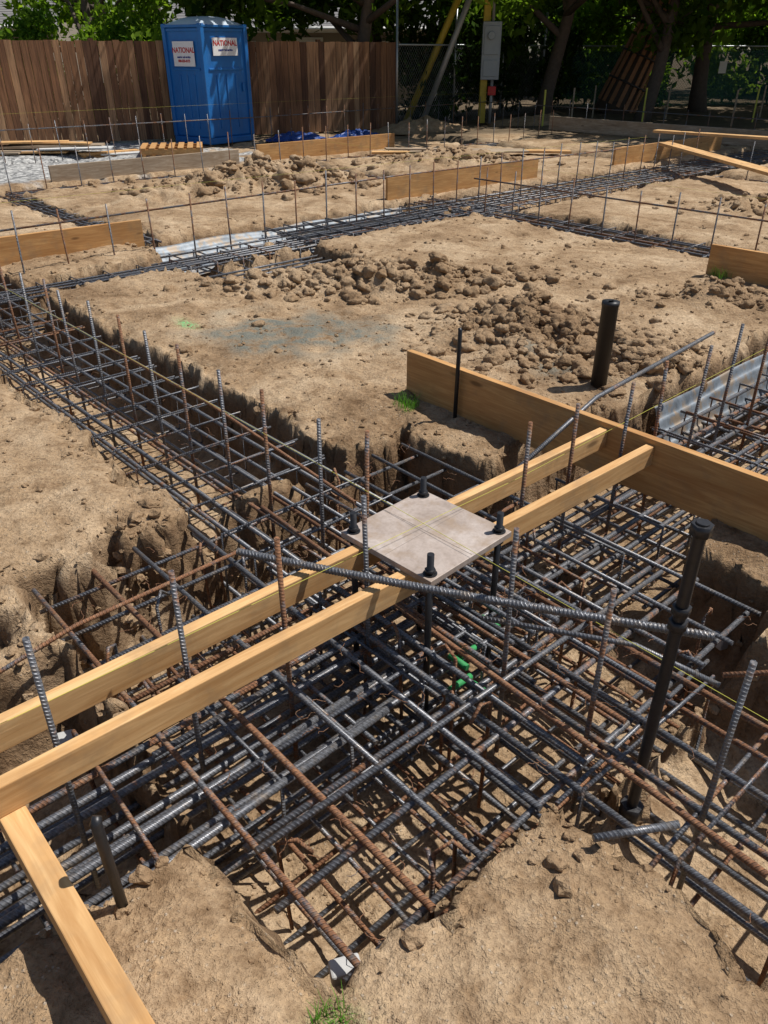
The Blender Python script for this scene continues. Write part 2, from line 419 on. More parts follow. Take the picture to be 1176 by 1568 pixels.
for (p,q,r) in ((2.05,2.9,.055),(2.15,2.75,.045),(1.7,3.2,.05),(3.4,1.6,.045),(1.1,4.05,.045),(-.62,1.05,.03),(-.7,-1.15,.02),(-.55,-1.3,.015)): items.append((p,q,r,r*.2))
scatter('dirt_clods',[i for i in items if i[2]>.016],M_clod,2,True)
items=[i for i in items if i[2]<=.016]
for k in range(7500):
    d=U(.2,1)**1.6*9; a=U(-.6,.62)
    wx,wy=d*math.sin(a),.6+d*math.cos(a); p,q=S(wx,wy)
    g=gh(p,q,GD)
    if g>.1 and rnd()<.4: continue
    items.append((p,q,(.002+.009*rnd()**5)*(1+d*.10),.0))
for k in range(3000):
    R=random.choice(RECTS[:11]); a,b_,c,d,h=R
    if rnd()<.5: p=random.choice((a,b_))+random.gauss(0,.07); q=U(max(c,-3),min(d,8))
    else: q=random.choice((c,d))+random.gauss(0,.07); p=U(max(a,-3),min(b_,8))
    items.append((p,q,.004+.026*rnd()**5,0))
scatter('loose_gravel',items,M_clod)
mb=MB()
for k in range(260):
    d=U(1,8); a=U(-.55,.55); p,q=S(d*math.sin(a),.5+d*math.cos(a))
    if gh(p,q,GD)>-.02: continue
    z=gh(p,q)+.004; an=U(0,6.3); l=U(.015,.06)
    mb.tube([P(p,q,z),P(p+l*.5*math.cos(an),q+l*.5*math.sin(an),z+.006),P(p+l*math.cos(an+.3),q+l*math.sin(an+.3),z)],U(.0008,.002),4)
mb.obj('twigs',[M_twig])

# ---------------------------------------------------------------- rebar
def cage(name,ax,c,half,s0,s1,zt,zb,nl,r,step,rust,ov=.06,t0=None,t1=None,tie=.62):
    mb=MB()
    def PT(s,o,z): return P(s,o,z) if ax=='p' else P(o,s,z)
    for layer,z in enumerate((zt,zb)):
        for i in range(nl):
            o=c-half+2*half*i/(nl-1)+U(-.02,.02); o2=o+U(-.03,.03)
            m_=(s0+s1)/2
            mb.tube([PT(s0-U(0,.1),o,z+U(-.01,.01)),PT(m_,(o+o2)/2+U(-.01,.01),z-U(0,.02)),PT(s1+U(0,.1),o2,z+U(-.01,.01))],r*U(.9,1.1),8,rust+random.choice((-.35,-.25,-.1,.1,.35)))
    s=s0 if t0 is None else t0; e_=s1 if t1 is None else t1
    while s<e_:
        rr=r*tie; ru=rust+random.choice((-.3,0,.2,.45)); j=U(-.02,.02); t=U(-.015,.015)
        a=half+.035
        mb.tube([PT(s+j,c-a,zb-.03),PT(s+j+t,c-a,zt+.02),PT(s+t,c+a,zt+.02),PT(s-j,c+a,zb-.03),PT(s-j,c-a*.98,zb-.03)],rr,6,ru)
        if rnd()<.7: mb.tube([PT(s+.05,c-a-ov*U(.5,1.6),zt-.012),PT(s+.05+U(-.02,.02),c+a+ov*U(.5,1.6),zt-.012)],rr*1.1,6,ru-.1)
        s+=step*U(.85,1.15)
    return mb.obj(name,[M_rebar])
cage('rebar_cage','p',-.17,.25,-5.5,5.4,-.12,-.38,5,.0115,.30,.16)
cage('rebar_cage','q',-.13,.33,-.5,6.6,-.06,-.36,7,.0095,.27,.18,.05,t0=.45)
cage('rebar_cage','q',-.10,.30,-6,.2,-.08,-.38,5,.0105,.27,.30,t1=-1.0)
cage('rebar_cage','p',4.95,.16,-.4,6.2,-.06,-.33,4,.010,.3,.2)
cage('rebar_cage','q',5.8,.24,-5,9,-.05,-.33,6,.010,.28,.2)
cage('rebar_cage','p',5.3,.42,3.2,15,-.05,-.33,8,.011,.3,.2)
cage('rebar_cage','q',6.78,.2,6,10,-.08,-.35,4,.011,.35,.2)
cage('rebar_cage','q',1.86,.14,6,10,-.05,-.3,4,.011,.35,.1)
cage('rebar_cage','p',10.1,.2,2,13,-.06,-.3,4,.012,.4,.2)
cage('rebar_cage','q',10.8,.2,-5,4.6,-.08,-.3,4,.012,.4,.2)
def mat_grid(name,p0,p1,q0,q1,z,sp,sq,r,rust,drop=0):
    mb=MB(); ch=(-.45,-.3,.0,.25,.5)
    p=p0
    while p<=p1:
        if rnd()>=drop: mb.tube([P(p+U(-.015,.015),q0-U(.0,.06),z+.012),P(p+U(-.02,.02),q1+U(.0,.08),z+.012+U(-.01,.01))],r*U(.9,1.15),8,rust+random.choice(ch))
        p+=sp*U(.9,1.1)
    q=q0
    while q<=q1:
        if rnd()>=drop: mb.tube([P(p0-U(.0,.06),q+U(-.015,.015),z-.012),P(p1+U(.0,.08),q+U(-.02,.02),z-.012+U(-.01,.01))],r*U(.9,1.15),8,rust+random.choice(ch))
        q+=sq*U(.9,1.1)
    return mb.obj(name,[M_rebar])
mat_grid('rebar_mat',-1.19,.66,-.98,.82,-.085,.205,.215,.0092,.34)
mat_grid('rebar_mat',-1.2,.68,-1.0,.84,-.475,.12,.12,.0080,.45)
mat_grid('rebar_mat',.7,5.2,-.58,.22,-.30,.2,.13,.009,.2)
mb=MB()
for k in range(30):
    if rnd()<.5: p,q=random.choice((-1.15,-.9,-.5,-.42,.12,.5))+U(-.04,.04),U(-.95,.8)
    else: p,q=U(-1.15,.6),random.choice((-.92,-.5,-.42,.12,.7))+U(-.04,.04)
    t=U(-.13,-.02); l=U(.05,.09); a=U(0,6.28)
    mb.tube([P(p,q,-.48),P(p+U(-.02,.02),q+U(-.02,.02),t),P(p+l*.5*math.cos(a),q+l*.5*math.sin(a),t+.035),P(p+l*math.cos(a),q+l*math.sin(a),t-.01)],.0063,6,U(.3,.9))
mb.obj('rebar_hooks',[M_rebar])
mb=MB()
for k in range(460):
    if rnd()<.5: p,q=U(-1.2,.65),U(-1,.85)
    elif rnd()<.5: p,q=U(-.45,.2),U(-3,5)
    else: p,q=U(-3,3.5),U(-.45,.1)
    z=-.06+U(-.03,.02); pts=[]; a=U(0,6.3); x=y=0
    for i in range(5):
        pts.append(P(p+x,q+y,z)); a+=U(-1.4,1.4); x+=.014*math.cos(a); y+=.014*math.sin(a); z+=U(-.006,.012)
    mb.tube(pts,.0011,4,.75,cap=False)
mb.obj('tie_wires',[M_rebar])
def dowels(name,lst,zb=-.42):
    mb=MB()
    for (p,q,zt) in lst:
        l1,l2=U(-.02,.02),U(-.02,.02)
        mb.tube([P(p,q,zb),P(p+l1,q+l2,zt)],.0082,8,U(.15,.75))
    return mb.obj(name,[M_rebar])
dowels('rebar_dowels',[(-1.48-.335*k,-.175+U(-.02,.02),.5+U(-.03,.02)) for k in (3,2,1)]+[(p,-.175+U(-.015,.015),.5+U(-.03,.02)) for p in (-1.48,-1.11,-.775,-.447)]
   +[(.325+.33*k,-.175+U(-.015,.015),.5+U(-.03,.02)) for k in range(16)])
dowels('rebar_dowels',[(-.18+U(-.015,.015),q,.48+U(-.03,.02)) for q in (.16,.432,.79,1.09,1.5,1.78,2.12,2.46,2.8,3.12,3.45,3.8,4.12,4.5,4.85,5.2,5.6)])
dowels('rebar_dowels',[(-.25+U(-.015,.015),q,.48+U(-.04,.02)) for q in (-.61,-.93,-1.30,-1.62,-1.95,-2.3)])
dowels('rebar_dowels',[(.45+.42*k,5.42+U(-.02,.02),.5+U(-.04,.03)) for k in range(-2,28)])
dowels('rebar_dowels',[(5.75+U(-.02,.02),-4+.42*k,.45+U(-.04,.03)) for k in range(22)])
dowels('rebar_dowels',[(2+.5*k,10.1+U(-.02,.02),.5+U(-.04,.03)) for k in range(25)])
dowels('rebar_dowels',[(3+.5*k,13.2+U(-.02,.02),.6+U(-.04,.03)) for k in range(26)])
dowels('rebar_dowels',[(15.1+U(-.02,.02),-4+.5*k,.6+U(-.04,.03)) for k in range(34)])
dowels('rebar_dowels',[(10.8+U(-.02,.02),-4+.5*k,.5+U(-.04,.03)) for k in range(17)])
def single(name,pts,r,rust,ribs=False):
    mb=MB()
    if ribs:
        a,b_=Vector(pts[0]),Vector(pts[-1]); L=(b_-a).length; n=int(L/.0035); P2=[];R2=[]
        for i in range(n+1):
            P2.append(a+(b_-a)*i/n+Vector((0,0,-.012*math.sin(math.pi*i/n)))); R2.append(r*(1.0 if i%3 else 1.17))
        mb.tube(P2,R2,10,rust)
    else: mb.tube(pts,r,8,rust)
    return mb.obj(name,[M_rebar])
single('reinforcing_bar',[P(-.73,.14,.25),P(-.04,-1.13,.30)],.0118,.0,True)
single('reinforcing_bar',[P(-1.9,.30,.0),P(-1.2,.42,.03),P(-.5,.5,-.02)],.0075,.75)
single('reinforcing_bar',[P(.42,.0,.13),P(1.25,.13,.24),P(2.4,.16,.3)],.011,.2)
single('reinforcing_bar',[P(-.25,-.5,.10),P(.0,-.9,.1),P(.05,-1.15,.08)],.0085,.15)
single('reinforcing_bar',[P(.05,-1.15,.12),P(.4,-1.5,.18)],.008,.7)
single('reinforcing_bar',[P(-.6,-1.18,.02),P(-.42,-1.3,.03)],.010,.1)
single('reinforcing_bar',[P(-.1,.3,.12),P(-.08,1.4,.18),P(-.1,2.6,.2)],.0075,.8)
single('reinforcing_bar',[P(.1,5.42,.35),P(5,5.45,.38),P(9.5,5.42,.36)],.009,.5)
single('reinforcing_bar',[P(2,13.2,.5),P(8,13.2,.46),P(16,13.2,.5)],.010,.4)
single('reinforcing_bar',[P(15.1,-4,.5),P(15.1,4,.47),P(15.1,13,.5)],.010,.4)
single('reinforcing_bar',[P(5.75,-4,.3),P(5.75,5,.32)],.009,.5)
for k,(q,z) in enumerate(((-.47,-.10),(-.40,-.17),(-.33,-.12),(-.22,-.2),(-.1,-.15))):
    single('reinforcing_bar',[P(-4,q-.02,z),P(-1.4,q,z),P(-.6+.1*k,q+.03,z-.01)],.0125,.0)
for (a,b_,r,ru) in (((-.35,-1.5,-.02),(-.25,.75,-.04),.0095,.8),((-1.2,-.62,-.05),(.6,-.66,-.04),.0095,-.2)):
    single('reinforcing_bar',[P(*a),P(*b_)],r,ru)
mb=MB()
for (a,b_) in (((-.55,.02,-.107),(-.47,.02,-.107)),((-.25,-.42,-.12),(-.17,-.42,-.12)),((-.30,-.5,-.08),(-.30,-.42,-.08)),((-.35,-.45,-.2),(-.22,-.45,-.2)),((-.05,-.42,-.1),(-.05,-.34,-.1)),((-.2,-.35,-.25),(-.2,-.5,-.25))):
    mb.tube([P(*a),P(*b_)],.0115,8)
mb.obj('green_marker_tape',[M_green])
def stake(name,p,q,z0,z1,r,mat):
    mb=MB(); mb.tube([P(p,q,z0),P(p+U(-.01,.01),q+U(-.01,.01),z1-.01),P(p,q,z1)],[r,r,r*.8],12); return mb.obj(name,[mat])
stake('form_stake',-1.515,-.56,-.1,.30,.0125,M_bolt)
stake('form_stake',1.005,.80,-.1,.47,.011,M_bolt)

def string(pts):
    mb=MB(); mb.tube(pts,.0009,5,cap=False); return mb.obj('string_line',[M_string])
string([P(-4,-.12,.30),P(.3,-.16,.26),P(6,-.2,.42)])
string([P(-.16,-3,.22),P(-.18,.05,.27),P(-.2,5.6,.30)])
string([P(-1,5.6,.55),P(10,5.3,.5)]); string([P(1,13.0,.75),P(16,13.0,.72)]); string([P(5.9,-4,.45),P(5.9,8,.5)])

# ---------------------------------------------------------------- form boards
def board(name,a,b_,w,h,mat,tilt=0):
    a=Vector(a);b_=Vector(b_); d=(b_-a); L=d.length; x=d.normalized(); y=Vector((0,0,1)).cross(x).normalized(); z=x.cross(y)
    mb=MB()
    M=Matrix((( x.x,y.x,z.x,0),(x.y,y.y,z.y,0),(x.z,y.z,z.z,0),(0,0,0,1))); M=Matrix.Translation((a+b_)/2)@M@Matrix.Rotation(tilt,4,'X')
    mb.box((0,0,0),(L,w,h))
    return mb.obj(name,[mat],M=M,bevel=.003)
zc=.22-.0445
board('form_board',P(-3.2,-.05,zc),P(1.03,-.07,zc),.038,.089,M_wood)
board('form_board',P(-1.66,-.255,zc),P(1.03,-.30,zc),.038,.089,M_wood)
board('form_board',P(-1.625,-.21,.131-.0445),P(-1.625,-2.2,.131-.0445),.060,.089,M_wood)
board('form_board',P(1.05,1.20,.115),P(1.05,-3.0,.115),.038,.26,M_woodd)
board('form_board',P(-2.5,6.0,.09),P(1.78,5.80,.09),.038,.26,M_woodd)
board('form_board',P(5.3,6.08,.12),P(8.35,6.08,.12),.038,.28,M_woodd)
board('form_board',P(4.75,1.40,.12),P(4.85,-4,.12),.038,.27,M_woodd)
board('form_board',P(6.3,10.5,.12),P(9.5,10.5,.12),.038,.28,M_woodd)
board('form_board',P(2.7,10.45,.10),P(5.9,10.45,.10),.038,.24,M_woodw)
board('form_board',P(14.4,10.5,.2),P(14.4,3.5,.2),.04,.28,M_woodw)
board('form_board',P(10.4,6.1,.12),P(14,6.1,.12),.038,.28,M_woodd)
board('wood_plank',P(11.3,5.74,.30),P(8.6,2.3,.30),.24,.04,M_wood)
board('wood_plank',P(11.9,6.3,.42),P(12.2,3.5,.42),.2,.04,M_wood)
board('wood_plank',P(9.5,8.9,.06+gh(9.5,8.9)),P(11,7.4,.06+gh(11,7.4)),.24,.04,M_wood)

# ---------------------------------------------------------------- base plate with anchor bolts
pl=empty('steel_base_plate')
PCp,PCq=-.18,-.175; pz=.232
R=Matrix.Rotation(math.radians(45),3,'Z'); ctr=P(PCp,PCq,pz)
mb=MB(); mb.box((0,0,0),(.412,.412,.022)); o=mb.obj('plate',[M_plate],pl,bevel=.002,M=Matrix.Translation(ctr)@R.to_4x4())
mb=MB()
for i in (-1,1):
    for j in (-1,1):
        c=ctr+R@Vector((i*.175,j*.175,0))
        mb.tube([c+Vector((0,0,-.62)),c+Vector((0,0,.085))],.0115,14)
        mb.tube([c+Vector((0,0,.0115)),c+Vector((0,0,.0145))],.023,20)
        mb.tube([c+Vector((0,0,.0145)),c+Vector((0,0,.030))],.018,6)
        mb.tube([c+Vector((0,0,-.034)),c+Vector((0,0,-.0115))],.018,6)
        mb.tube([c+Vector((0,0,-.58)),c+Vector((0,0,-.56))],.03,6)
mb.obj('anchor_bolts',[M_bolt],pl)
mb=MB()
mb.box(ctr+Vector((0,0,.0117)),(.40,.0008,.0006),R); mb.box(ctr+Vector((0,0,.0121)),(.0008,.40,.0006),R)
mb.obj('layout_lines',[M_line],pl)
ar=empty('anchor_rod'); mb=MB()
c=P(-.2,-1.09,0); n=330; pts=[];rr=[]
for i in range(n+1):
    z=-.35+1.06*i/n; pts.append(c+Vector((0,0,z))); rr.append(.0165 if (i%2 or z<.15) else .0150)
mb.tube(pts,rr,16); mb.obj('rod',[M_bolt],ar)
mb=MB()
for z0,z1,r in ((.675,.705,.026),(.39,.42,.024),(.44,.465,.024),(-.33,-.28,.034)):
    mb.tube([c+Vector((0,0,z0)),c+Vector((0,0,z1))],r,6)
mb.obj('nuts',[M_bolt],ar)
vp=P(*S(1.23,4.16)); mb=MB()
mb.tube([vp+Vector((0,0,-.2)),vp+Vector((0,0,.46)),vp+Vector((0,0,.46)),vp+Vector((0,0,.482)),vp+Vector((0,0,.482)),vp+Vector((0,0,.462))],[.045,.045,.048,.048,.015,.015],24)
mb.obj('drain_pipe',[M_black])
for (p,q,z,s) in ((-1.19,-.95,-.14,.045),(-1.35,.33,-.35,.06),(.75,-.9,-.3,.06),(.5,.5,-.40,.07)):
    mb=MB(); mb.box(P(p,q,z),(s*1.6,s,s*.9),Matrix.Rotation(U(0,3),3,'Z')); mb.obj('concrete_spacer',[M_conc],bevel=.006)

# ---------------------------------------------------------------- sheets lining the trenches
def sheet(name,ax,s0,s1,o0,o1,z0,z1,ridges):
    ns=int((s1-s0)/.04)+2; nr=ridges*6; VV=[];FF=[]
    for i in range(ns):
        s=s0+(s1-s0)*i/(ns-1)
        for j in range(nr+1):
            t=j/nr; o=o0+(o1-o0)*t; z=z0+(z1-z0)*t+.008*math.sin(2*math.pi*j/6)+.018*noise.noise((s*1.7,t*2,o0))
            v=P(s,o,z) if ax=='p' else P(o,s,z); VV.append(tuple(v))
    for i in range(ns-1):
        for j in range(nr): a=i*(nr+1)+j; FF.append((a,a+nr+1,a+nr+2,a+1))
    return np_mesh(name,np.array(VV),np.array(FF),[M_sheet],None,True)
sheet('trench_liner','p',2.1,5.2,.27,.12,-.10,-.36,4)
sheet('trench_liner','p',1.65,3.0,4.0,4.8,-.30,-.26,6)
sheet('trench_liner','p',1.75,5.3,5.82,5.5,-.06,-.32,4)
sheet('trench_liner','q',6.2,9.8,1.7,2.02,-.2,-.15,4)
sheet('trench_liner','q',6.2,8.4,6.5,7.0,-.2,-.12,5)
mb=MB()
for k in range(9): mb.tube([P(.7,4.78+k*.085,-.05-U(0,.06)),P(5.6,4.80+k*.085,-.05-U(0,.06))],.010,6,U(-.4,.1))
for k in range(6): mb.tube([P(1.6,4.0+k*.12,-.12),P(3.1,4.02+k*.12,-.12)],.010,6,U(-.4,.1))
for k in range(5): mb.tube([P(1.7+k*.28,3.95,-.135),P(1.72+k*.28,5.9,-.135)],.008,6,U(-.2,.4))
mb.obj('rebar_mat',[M_rebar])

# ---------------------------------------------------------------- grass tufts
def tuft(p,q,n,h,r):
    VV=[];FF=[];A=[]
    for k in range(n):
        a=U(0,6.28); d=r*rnd()**.5; pp,qq=p+d*math.cos(a),q+d*math.sin(a); b0=P(pp,qq,gh(pp,qq)-.005)
        l=h*U(.4,1.1); a2=U(0,6.28); ln=Vector((math.cos(a2),math.sin(a2),0)); sd=Vector((-ln.y,ln.x,0))*.0013; v=rnd()
        pts=[b0,b0+ln*l*.2+Vector((0,0,l*.6)),b0+ln*l*.6+Vector((0,0,l*.85))]; b=len(VV)
        for i,x in enumerate(pts):
            w=1-i*.42; VV+=[tuple(x-sd*w),tuple(x+sd*w)]; A+=[v,v]
        FF+=[(b,b+1,b+3,b+2),(b+2,b+3,b+5,b+4)]
    np_mesh('grass_tuft',np.array(VV),np.array(FF),[M_grass],{'v':('FLOAT',np.array(A))})
tuft(.90,1.06,130,.09,.07); tuft(-1.31,-1.06,80,.055,.04); tuft(4.7,1.25,110,.12,.1)

# ---------------------------------------------------------------- porta potty
pc0=Vector((-3.47,17.15,0)); ex=Vector((.59,.807,0)).normalized()
Wd,Dp=1.14,1.02
rz=math.atan2(ex.y,ex.x)
pt_=empty('portable_toilet',pc0,rz)
def child(mb,name,mats,bevel=0):
    o=mb.obj(name,mats,None,bevel=bevel); o.parent=pt_; return o
mb=MB(); mb.box((Wd/2,Dp/2,1.08),(Wd,Dp,1.92)); child(mb,'body',[M_blue],.03)
mb=MB(); mb.box((Wd/2,Dp/2,.06),(Wd+.08,Dp+.08,.12)); child(mb,'base_skid',[M_blue],.02)
mb=MB()
for x,y in ((0,0),(Wd,0),(0,Dp),(Wd,Dp)): mb.box((x,y,1.1),(.09,.09,1.96))
for x in (Wd*.28,Wd*.5,Wd*.72): mb.box((x,-.006,.75),(.05,.03,.95))
for y in (Dp*.3,Dp*.5,Dp*.7): mb.box((-.006,y,.75),(.03,.05,.95))
mb.box((Wd/2,-.004,1.32),(Wd*.8,.03,.04)); mb.box((-.004,Dp/2,1.32),(.03,Dp*.8,.04))
mb.box((Wd/2,-.004,1.98),(Wd*.9,.04,.05)); mb.box((-.004,Dp/2,1.98),(.04,Dp*.9,.05)); mb.box((Wd*.86,-.03,1.0),(.04,.04,.16))
child(mb,'ribs_and_door_frame',[M_blue],.008)
VV=[];FF=[];n=12
for i in range(n+1):
    for j in range(n+1):
        x=-.05+(Wd+.1)*i/n; y=-.05+(Dp+.1)*j/n
        z=2.06+.15*(1-abs(2*i/n-1)**2.5)*(1-abs(2*j/n-1)**4)
        VV.append((x,y,z))
for i in range(n):
    for j in range(n): a=i*(n+1)+j; FF.append((a,a+n+1,a+n+2,a+1))
M_proof=simple('roof_plastic',(.50,.58,.66),.4,0,4,.1,0)
o=np_mesh('roof',np.array(VV),np.array(FF),[M_proof],None,True); o.parent=pt_
mb=MB(); mb.box((Wd/2,Dp/2,2.04),(Wd+.1,Dp+.1,.05)); child(mb,'roof_rim',[M_blue],.01)
def label(nm,loc,rot,w,h):
    mb=MB(); mb.box((0,0,0),(w,.006,h)); o=mb.obj(nm,[M_white]); o.parent=pt_; o.location=loc; o.rotation_euler=rot
    for t,sz,zz,mt in (('NATIONAL',.125,.0,M_red),('rentals and service',.05,-.09,M_navy),('800-555-0175',.06,-.16,M_red)):
        if -zz>h/2: continue
        cu=bpy.data.curves.new('text','FONT'); cu.body=t; cu.size=sz; cu.align_x='CENTER'; cu.extrude=.001; cu.offset=.003; cu.materials.append(mt)
        to=bpy.data.objects.new('lettering',cu); scn.collection.objects.link(to); to.parent=o; to.location=(0,-.0052,zz+.02); to.rotation_euler=(math.pi/2,0,0)
label('label_sign',(Wd*.5,-.03,1.70),(0,0,0),.66,.30)
label('label_sign',(-.03,Dp*.5,1.58),(0,0,-math.pi/2),.60,.42)

# ---------------------------------------------------------------- wooden fence
A=Vector((-12.0,14.0,0)); B=Vector((.2,20.48,0)); d=(B-A); L=d.length; rz=math.atan2(d.y,d.x)
fe=MB(); x=0
while x<L:
    w=U(.13,.15); h=1.76+U(-.012,.012)
    fe.box((x+w/2,U(-.005,.005),h/2+.04),(w-.008,.018,h),Matrix.Rotation(U(-.006,.006),3,'Y'),0,rnd()); x+=w
for z in (.35,1.0,1.65): fe.box((L/2,.03,z),(L,.04,.09),None,0,.3)
x=0
while x<L: fe.box((x,.09,.92),(.09,.09,1.84),None,0,.2); x+=2.4
fo=fe.obj('wood_fence',[M_fence],None,attrname='v'); fo.location=A; fo.rotation_euler=(0,0,rz)

# ---------------------------------------------------------------- chain link fence
cl=empty('chain_link_fence')
mb=MB()
segs=[(Vector((.3,20.5,0)),Vector((5.6,28.0,0))),(Vector((5.6,28.0,0)),Vector((18,31.2,0)))]
for si,(a,b_) in enumerate(segs):
    d=b_-a; L=d.length; x=d.normalized(); H=1.75; s=-H
    while s<L:
        for sg in (1,-1):
            t0=max(0,-s); t1=min(H,L-s)
            if t1>t0:
                if sg==1: mb.tube([a+x*(s+t0)+Vector((0,0,t0)),a+x*(s+t1)+Vector((0,0,t1))],.0028,3,cap=False)
                else: mb.tube([a+x*(s+t0)+Vector((0,0,H-t0)),a+x*(s+t1)+Vector((0,0,H-t1))],.0028,3,cap=False)
        s+=.10
    k=0
    while k<L: mb.tube([a+x*k,a+x*k+Vector((0,0,2.1 if si else 2.6))],.03,8); k+=2.6
    mb.tube([a+Vector((0,0,H)),b_+Vector((0,0,H))],.02,8)
mb.obj('posts_and_mesh',[M_gal],cl)
a,b_=segs[1]; nv_=40; VV=[];FF=[]
for i in range(nv_+1):
    t=i/nv_; q=a+(b_-a)*t; off=-.05+.03*math.sin(i*1.7)
    for z in (.05,.6,1.1,1.62): VV.append((q.x,q.y+off*(1 if z<1.6 else .8),z+(.03*math.sin(i*.9) if z>1.5 else 0)))
for i in range(nv_):
    for j in range(3): k=i*4+j; FF.append((k,k+4,k+5,k+1))
np_mesh('screen_fabric',np.array(VV),np.array(FF),[M_scr],None,True,cl)
mb=MB(); mb.box(segs[1][0]+(segs[1][1]-segs[1][0])*.45+Vector((0,-.12,1.15)),(.28,.01,.34),Matrix.Rotation(.25,3,'Z')); mb.obj('notice_sign',[M_white])

# ---------------------------------------------------------------- power pole
pp=empty('temporary_power_pole'); base=Vector((2.55,22.6,0))
mb=MB(); mb.box(base+Vector((0,0,3.0)),(.17,.17,6)); mb.obj('post',[M_yel],pp,bevel=.01)
mb=MB(); mb.box(base+Vector((.12,-.17,1.62)),(.46,.16,1.25)); mb.box(base+Vector((.12,-.265,1.85)),(.38,.03,.62)); mb.box(base+Vector((.12,-.26,1.25)),(.36,.03,.36))
mb.tube([base+Vector((.1,-.27,1.95)),base+Vector((.1,-.36,1.95))],.09,16); mb.obj('meter_box',[M_box],pp,bevel=.01)
mb=MB(); mb.tube([base+Vector((.14,-.15,2.2)),base+Vector((.14,-.15,6.2))],.035,10); mb.tube([base+Vector((.2,-.15,1.0)),base+Vector((.2,-.15,0))],.04,10); mb.obj('conduit',[M_greyp],pp)
mb=MB(); mb.tube([Vector((.55,22.3,0)),Vector((2.35,22.5,3.9))],.085,8); mb.obj('yellow_brace',[M_yel],pp)
mb=MB(); mb.tube([Vector((.95,22.0,0)),Vector((2.55,22.35,3.9))],.07,8); mb.obj('grey_brace',[M_greyp],pp)
mb=MB(); mb.box(base+Vector((.2,-.2,.75)),(.2,.12,.2)); mb.obj('outlet_box',[M_red],pp,bevel=.01)

# ---------------------------------------------------------------- foliage
def leaves(name,clumps,n,size,mat,parent=None,flat=.35):
    cs=np.array([c[:3] for c in clumps]); rs=np.array([c[3] for c in clumps]); wts=rs**2; wts/=wts.sum()
    idx=np.random.choice(len(cs),n,p=wts)
    dirs=np.random.normal(size=(n,3)); dirs/=np.linalg.norm(dirs,axis=1)[:,None]
    rad=rs[idx]*(np.random.rand(n)**.45)
    C=cs[idx]+dirs*rad[:,None]*np.array([1,1,.75])
    t=np.random.normal(size=(n,3)); t/=np.linalg.norm(t,axis=1)[:,None]
    u=np.random.normal(size=(n,3)); u[:,2]*=flat; u-= (u*t).sum(1)[:,None]*t; u/=np.linalg.norm(u,axis=1)[:,None]
    s=(size*np.random.uniform(.6,1.4,n))[:,None]
    VV=np.stack([C-t*s,C+u*s*.5,C+t*s,C-u*s*.5],1).reshape(-1,3)
    FF=np.arange(4*n).reshape(n,4)
    cv=np.random.rand(len(cs))[idx]; v=np.clip(.5*np.random.rand(n)+.5*cv,0,1); v=np.repeat(v,4)
    return np_mesh(name,VV,FF,[mat],{'v':('FLOAT',v)},False,parent)
def tree(name,x,y,h,cr,zc0,trunk_r,lean=(0,0),n=9000,leaf=.11,mat=None,nb=9):
    e=empty(name); mb=MB(); b0=Vector((x,y,-.1)); top=b0+Vector((lean[0],lean[1],h*.62))
    pts=[];rr=[]
    for i in range(8):
        t=i/7; pts.append(b0.lerp(top,t)+Vector((.12*math.sin(t*5+x),.1*math.cos(t*4+y),0))); rr.append(trunk_r*(1-.6*t)*(1.25 if i==0 else 1))
    mb.tube(pts,rr,10); cl=[]
    for k in range(nb):
        t=U(.35,1); st=b0.lerp(top,t); a=2*math.pi*k/nb+U(-.4,.4); l=cr*U(.6,1.05); zz=U(-.1,.55)*h*.5
        end=Vector((st.x+l*math.cos(a),st.y+l*math.sin(a),max(zc0+U(0,.5),st.z+zz)))
        md=st.lerp(end,.5)+Vector((U(-.3,.3),U(-.3,.3),U(.0,.4)))
        mb.tube([st,md,end],[trunk_r*.42,trunk_r*.26,trunk_r*.08],7)
        for j in range(5):
            c=md.lerp(end,U(.2,1.2)); c=c+Vector((U(-.6,.6),U(-.6,.6),U(-.5,.7)))
            c.z=max(c.z,zc0); cl.append((c.x,c.y,c.z,U(.45,1.0)*cr/3))
            mb.tube([md.lerp(end,U(.3,.9)),c],[trunk_r*.12,trunk_r*.03],5)
    for j in range(7): cl.append((top.x+U(-1,1)*cr*.5,top.y+U(-1,1)*cr*.5,top.z+U(.2,.35*h),U(.5,1)*cr/2.6))
    mb.obj('trunk_and_limbs',[M_bark],e); leaves('crown',cl,n,leaf,mat or M_leaf,e); return e
tree('tree',-.9,21.3,8,3.9,2.7,.20,(.8,-.2),9000,.16)
tree('tree',.2,23.6,7,3.2,2.4,.16,(-1.0,.2),6000,.13)
tree('tree',4.6,24.5,8,3.8,2.3,.22,(.4,-.5),8000,.14)
tree('tree',9.8,27,8.5,4.2,2.2,.25,(-.5,-.6),8000,.15)
tree('tree',14.5,28,8,4.0,2.0,.25,(-.4,0),7000,.15)
tree('tree',-7.2,21.5,6,2.4,1.9,.15,(.2,0),5500,.10,M_leafb)
tree('tree',1.6,25.5,7,3.2,1.8,.2,(.3,0),7000,.13)
tree('tree',6.9,23.4,7.5,3.2,3.6,.2,(1.0,.2),7000,.15)
tree('tree',-12.5,23.5,7,2.8,2.8,.2,(0,0),5000,.12)
tree('tree',11.6,19.6,9,4.4,4.4,.3,(0,0),9000,.20)
tree('tree',15.5,24.0,9,4.2,4.0,.3,(0,0),7000,.19)
gt=empty('tree'); mb=MB(); a=Vector((7.0,26.6,-.1)); b_=Vector((8.7,26.4,4.3))
mb.tube([a,a.lerp(b_,.3),a.lerp(b_,.7),b_,b_+Vector((1.0,.2,1.8))],[.62,.42,.36,.34,.2],14)
